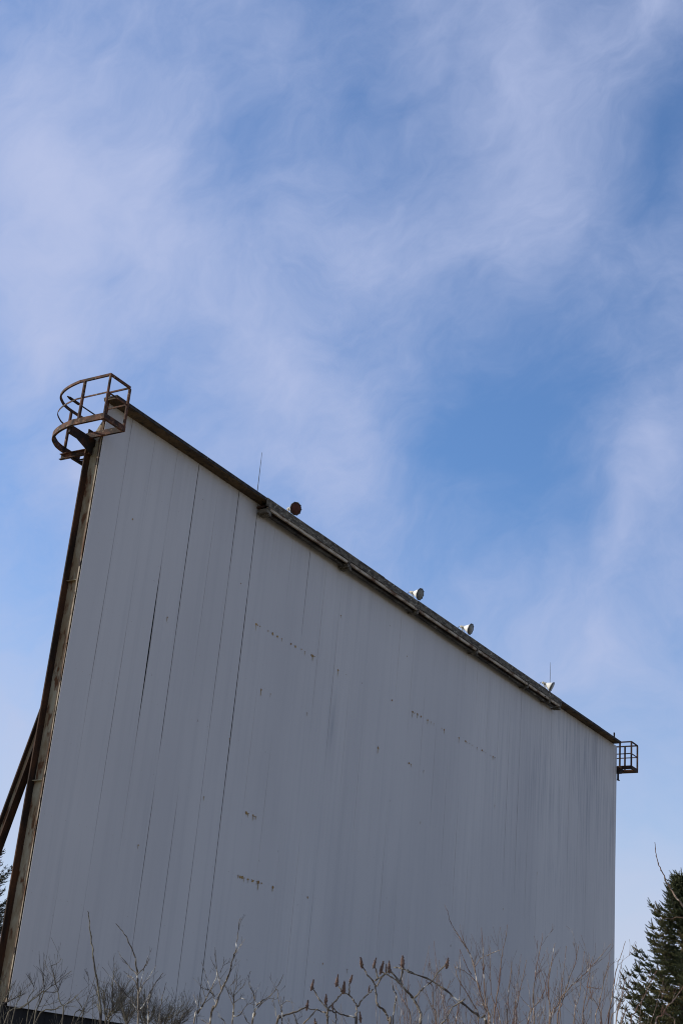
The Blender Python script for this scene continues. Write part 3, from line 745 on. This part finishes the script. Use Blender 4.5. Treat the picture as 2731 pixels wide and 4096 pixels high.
    for p, r0 in (([(480,1260),(520,1225),(560,1205),(600,1165),(635,1110),(670,1040)], .006), ([(470,1300),(500,1260),(560,1215),(630,1210)], .004), ([(630,1210),(628,1150),(605,1155)], .003), ([(200,1250),(160,1160),(95,1130)], .004), ([(240,1150),(215,1050),(190,970)], .004),
              ([(190,1200),(150,1100),(105,960)], .003), ([(230,1030),(250,980),(275,935)], .0025), ([(320,1260),(290,1190),(285,1130)], .003), ([(320,1330),(370,1320),(410,1260),(460,1230)], .004), ([(325,1190),(380,1130),(400,1110)], .003), ([(325,1240),(370,1210),(410,1215)], .003),
              ([(320,1200),(300,1130),(330,1080)], .003), ([(200,1290),(260,1380),(270,1420)][::-1], .005), ([(620,1330),(600,1230),(610,1180)], .003), ([(655,1290),(660,1250),(690,1225),(715,1232)], .004), ([(655,1290),(640,1240),(625,1190)], .003), ([(110,1260),(75,1270),(40,1185)], .003), ([(130,1210),(110,1160),(95,1090)], .003), ([(440,1400),(395,1335)], .003), ([(170,1400),(100,1360)], .003)):
        a.stem(p, r0, .0014, ox, oy, k, False, 0, twigs=2, tl=.14)
    a.stem([(655,1400),(655,1290)], .005, .004, ox, oy, k, dy=0); a.done()
    # sumac one
    a = Shrub('sumac', 'bare staghorn sumac with seed cones, nearer the middle, lower of the two', 'sumac', 10.5, 'bark_grey', 16, 'staghorn sumacs')
    a.stem([(970,1440),(972,1340),(975,1285)], .0088, .0075, ox, oy, k, dy=0)
    a.stem([(1172,1440),(1175,1340),(1180,1270)], .0088, .0075, ox, oy, k, dy=0)
    a.stem([(615,1420),(640,1350),(665,1330),(760,1300),(825,1268)], .010, .006, ox, oy, k, dy=0)
    for p in ([(975,1285),(920,1220),(885,1160),(866,1125)], [(975,1285),(1020,1235),(1060,1190),(1082,1160)], [(975,1290),(968,1250),(962,1230)], [(1180,1270),(1155,1220),(1125,1185),(1070,1150),(1038,1100)], [(1180,1270),(1220,1215),(1265,1170),(1290,1145)],
              [(1125,1185),(1128,1130),(1131,1080)], [(1170,1340),(1100,1325),(1045,1305),(1012,1272)], [(985,1290),(1010,1300),(1040,1310)], [(970,1310),(920,1295),(840,1282)], [(1035,1400),(1035,1340),(1030,1300)], [(900,1420),(890,1390),(900,1370)], [(780,1400),(760,1370),(742,1315)], [(800,1390),(860,1330),(905,1280)]):
        a.stem(p, .0062, .0042, ox, oy, k, False, 0)
    for x, y, z in ((862,1128,1.1),(1085,1150,1.15),(962,1225,.9),(1036,1100,1.05),(1132,1080,.9),(830,1265,1.05),(1262,1140,.6),(1012,1265,.6),(893,1385,.9),(1205,1352,.9)): a.head(x, y+18, ox, oy, k, z)
    a.done()
    # sumac two
    a = Shrub('sumac', 'bare staghorn sumac with upright seed cones, taller one beside the reddish shrub', 'sumac', 10.2, 'bark_grey', 17, 'staghorn sumacs')
    a.stem([(1405,1440),(1398,1360),(1380,1305),(1330,1262),(1310,1200),(1308,1130),(1298,1100)], .0088, .0065, ox, oy, k, dy=0)
    for p in ([(1298,1100),(1260,1050),(1232,1010),(1216,975)], [(1300,1085),(1345,1060),(1385,1030),(1402,1010)], [(1315,1130),(1340,1080),(1380,1035)], [(1325,1070),(1315,1020),(1296,975)], [(1480,1105),(1420,1060),(1380,1040),(1345,1015)], [(1480,1105),(1492,1040),(1495,985)], [(1430,1400),(1440,1270),(1455,1200),(1435,1150),(1432,1120)], [(1440,990),(1495,1003),(1530,1010),(1590,1042)], [(1480,1105),(1455,1070),(1435,1040)]):
        a.stem(p, .0062, .0042, ox, oy, k, False, 0)
    for x, y, z in ((1214,975,1.1),(1295,975,.9),(1342,1018,1.15),(1404,1010,1.0),(1382,1005,.7),(1495,975,1.15)): a.head(x, y+14, ox, oy, k, z)
    k, ox, oy = 1.386, 1600, 3300
    a.stem([(105,1150),(105,1030),(75,970),(30,910),(0,870),(-65,800)], .010, .0065, ox, oy, k, dy=0)
    a.stem([(480,1140),(440,1065),(360,1000),(270,930),(170,860),(60,820),(10,797)], .010, .005, ox, oy, k, dy=.1)
    for p in ([(75,970),(120,910),(180,860),(225,800),(252,775)], [(0,870),(12,820),(12,790)], [(180,1150),(250,1080),(290,1010),(360,965)]):
        a.stem(p, .0062, .0042, ox, oy, k, False, 0)
    for x, y, z in ((12,785,1.0),(256,775,1.0)): a.head(x, y+14, ox, oy, k, z)
    a.done()
    # big reddish shrub
    a = Shrub('bare_shrub', 'wide reddish bare shrub, a fan of upright shoots before the screen far end', 'shrub', 11.0, 'bark_red', 18, GS)
    for p, r0, r1, tw in (([(495,1140),(470,1020),(440,920),(410,790),(380,700),(340,640)], .0085, .004, 8), ([(485,1140),(470,980),(462,850),(460,760),(450,570)], .0075, .002, 7), ([(515,1140),(535,960),(555,800),(570,690),(597,552)], .0065, .002, 6),
              ([(740,1140),(735,1000),(745,850),(765,740),(792,600)], .007, .002, 7), ([(830,1140),(820,950),(830,800),(856,655)], .006, .002, 6), ([(870,1140),(900,980),(930,870),(970,760),(990,660)], .006, .002, 6), ([(820,1140),(870,1000),(940,900),(1020,825),(1080,760),(1165,660)], .007, .002, 6),
              ([(1080,1140),(1100,1000),(1130,860),(1155,760)], .005, .0018, 5), ([(640,1140),(650,980),(700,750)], .006, .002, 8), ([(590,1140),(600,950),(620,760)], .006, .002, 8), ([(880,1140),(890,950),(920,670)], .005, .0018, 6), ([(960,1140),(990,950),(1020,700)], .005, .0018, 6), ([(1010,1140),(1030,920),(1065,730)], .005, .0018, 6),
              ([(430,1140),(400,990),(320,850),(300,770)], .006, .002, 8), ([(300,1140),(330,950),(330,690)], .005, .002, 5), ([(1150,1140),(1165,1000),(1190,830),(1215,740),(1250,640)], .006, .0018, 4), ([(1190,1140),(1225,960),(1240,860)], .005, .0018, 4), ([(700,1140),(780,960),(840,760)], .006, .002, 8),
              ([(200,1140),(180,1000),(180,900),(140,860)], .006, .002, 5), ([(60,1140),(30,1000),(10,960)], .005, .002, 5), ([(560,1140),(505,930),(500,680)], .005, .0018, 6), ([(1120,1140),(1060,950),(1045,890)], .005, .0018, 5)):
        a.stem(p, r0, r1, ox, oy, k, twigs=tw, tl=.34)
    a.stem([(340,640),(310,590),(285,552),(265,490),(245,440)], .004, .0016, ox, oy, k, False, 0)
    for p in ([(395,830),(360,770),(330,690)], [(480,725),(520,705),(560,690)], [(420,870),(370,820),(300,785)], [(1030,898),(1060,902),(1115,906)], [(410,800),(440,745),(480,720)]):
        a.stem(p, .004, .002, ox, oy, k, False, 0)
    for cx, n_ in ((1820, 20), (1960, 17), (2080, 22), (2220, 22), (2350, 17)):
        b = at(cx, 4096, 11.2); a.fan(Vector((b.x, b.y, 0)), n_, 2.1, 2.9, .0056, .22, 2, .3, .36, 9, (.42, .5))
    a.done()
    a = Shrub('bare_shrub', 'low pale twiggy bare shrub between the sumacs and the reddish fan', 'shrub', 11.8, 'bark_tan', 21, GS)
    for cx, n_ in ((1500, 8), (1680, 10), (1300, 6)):
        b = at(cx, 4096, 11.8); a.fan(Vector((b.x, b.y, 0)), n_, 2.0, 2.6, .0045, .22, 2, .3, .32, 8, (.3, .3))
    a.tops = [Vector((at(1500, 4096, 11.8).x, 11.8, 0))]; a.done()
    # leaning sapling in front of the spruce
    a = Shrub('bare_sapling', 'long bare shoot arching up in front of the spruce at the right', 'sapling', 10.0, 'bark_red', 19, 'bare saplings')
    k, ox, oy = 3.151, 2440, 3350
    a.stem([(1250,2500),(1180,1700),(1060,1200),(920,880),(840,775),(760,650),(695,535),(650,430),(610,350),(580,250),(566,170),(555,62)], .008, .0025, ox, oy, k, dy=0)
    a.stem([(1060,1200),(900,1015),(760,1020),(680,1022)], .004, .0015, ox, oy, k, False, 0)
    a.done()
    a = Shrub('bare_shrub', 'thin reddish bare shoots crossing low in front of the spruce', 'shrub', 9.6, 'bark_red', 20, GS)
    a.stem([(250,2500),(300,2210),(390,2060),(450,1960),(540,1760),(580,1680)], .005, .0015, ox, oy, k, dy=0, twigs=3, tl=.2)
    a.stem([(560,2500),(640,2250),(710,2130),(770,2080),(860,1960),(917,1880)], .006, .003, ox, oy, k, dy=0, twigs=3, tl=.2)
    a.stem([(60,2500),(110,2150),(150,2000),(165,1880),(180,1800)], .004, .0015, ox, oy, k, dy=0, twigs=4, tl=.2)
    a.stem([(-10,2500),(60,2200),(130,2050),(215,1960)], .004, .0015, ox, oy, k, dy=0, twigs=5, tl=.2)
    a.stem([(800,2500),(760,2270),(690,2200)], .005, .002, ox, oy, k, dy=0, twigs=3, tl=.2)
    a.stem([(120,2500),(160,2290),(190,2180)], .004, .0015, ox, oy, k, dy=0, twigs=5, tl=.2); a.done()

build_sky()
build_ground()
build_screen()
build_baskets()
build_top()
p = at(2724, 3515, 21.0); spruce((p.x, p.y, 0), p.z, 1.95, 5, 'dark spruce standing beyond the shrubs at the far end of the screen', 1.7)
p = at(-95, 3140, 46.0); spruce((p.x, p.y, 0), p.z, 4.3, 8, 'dark spruce showing between the rusty column and its leaning brace', 4.0, .7)
build_shrubs()
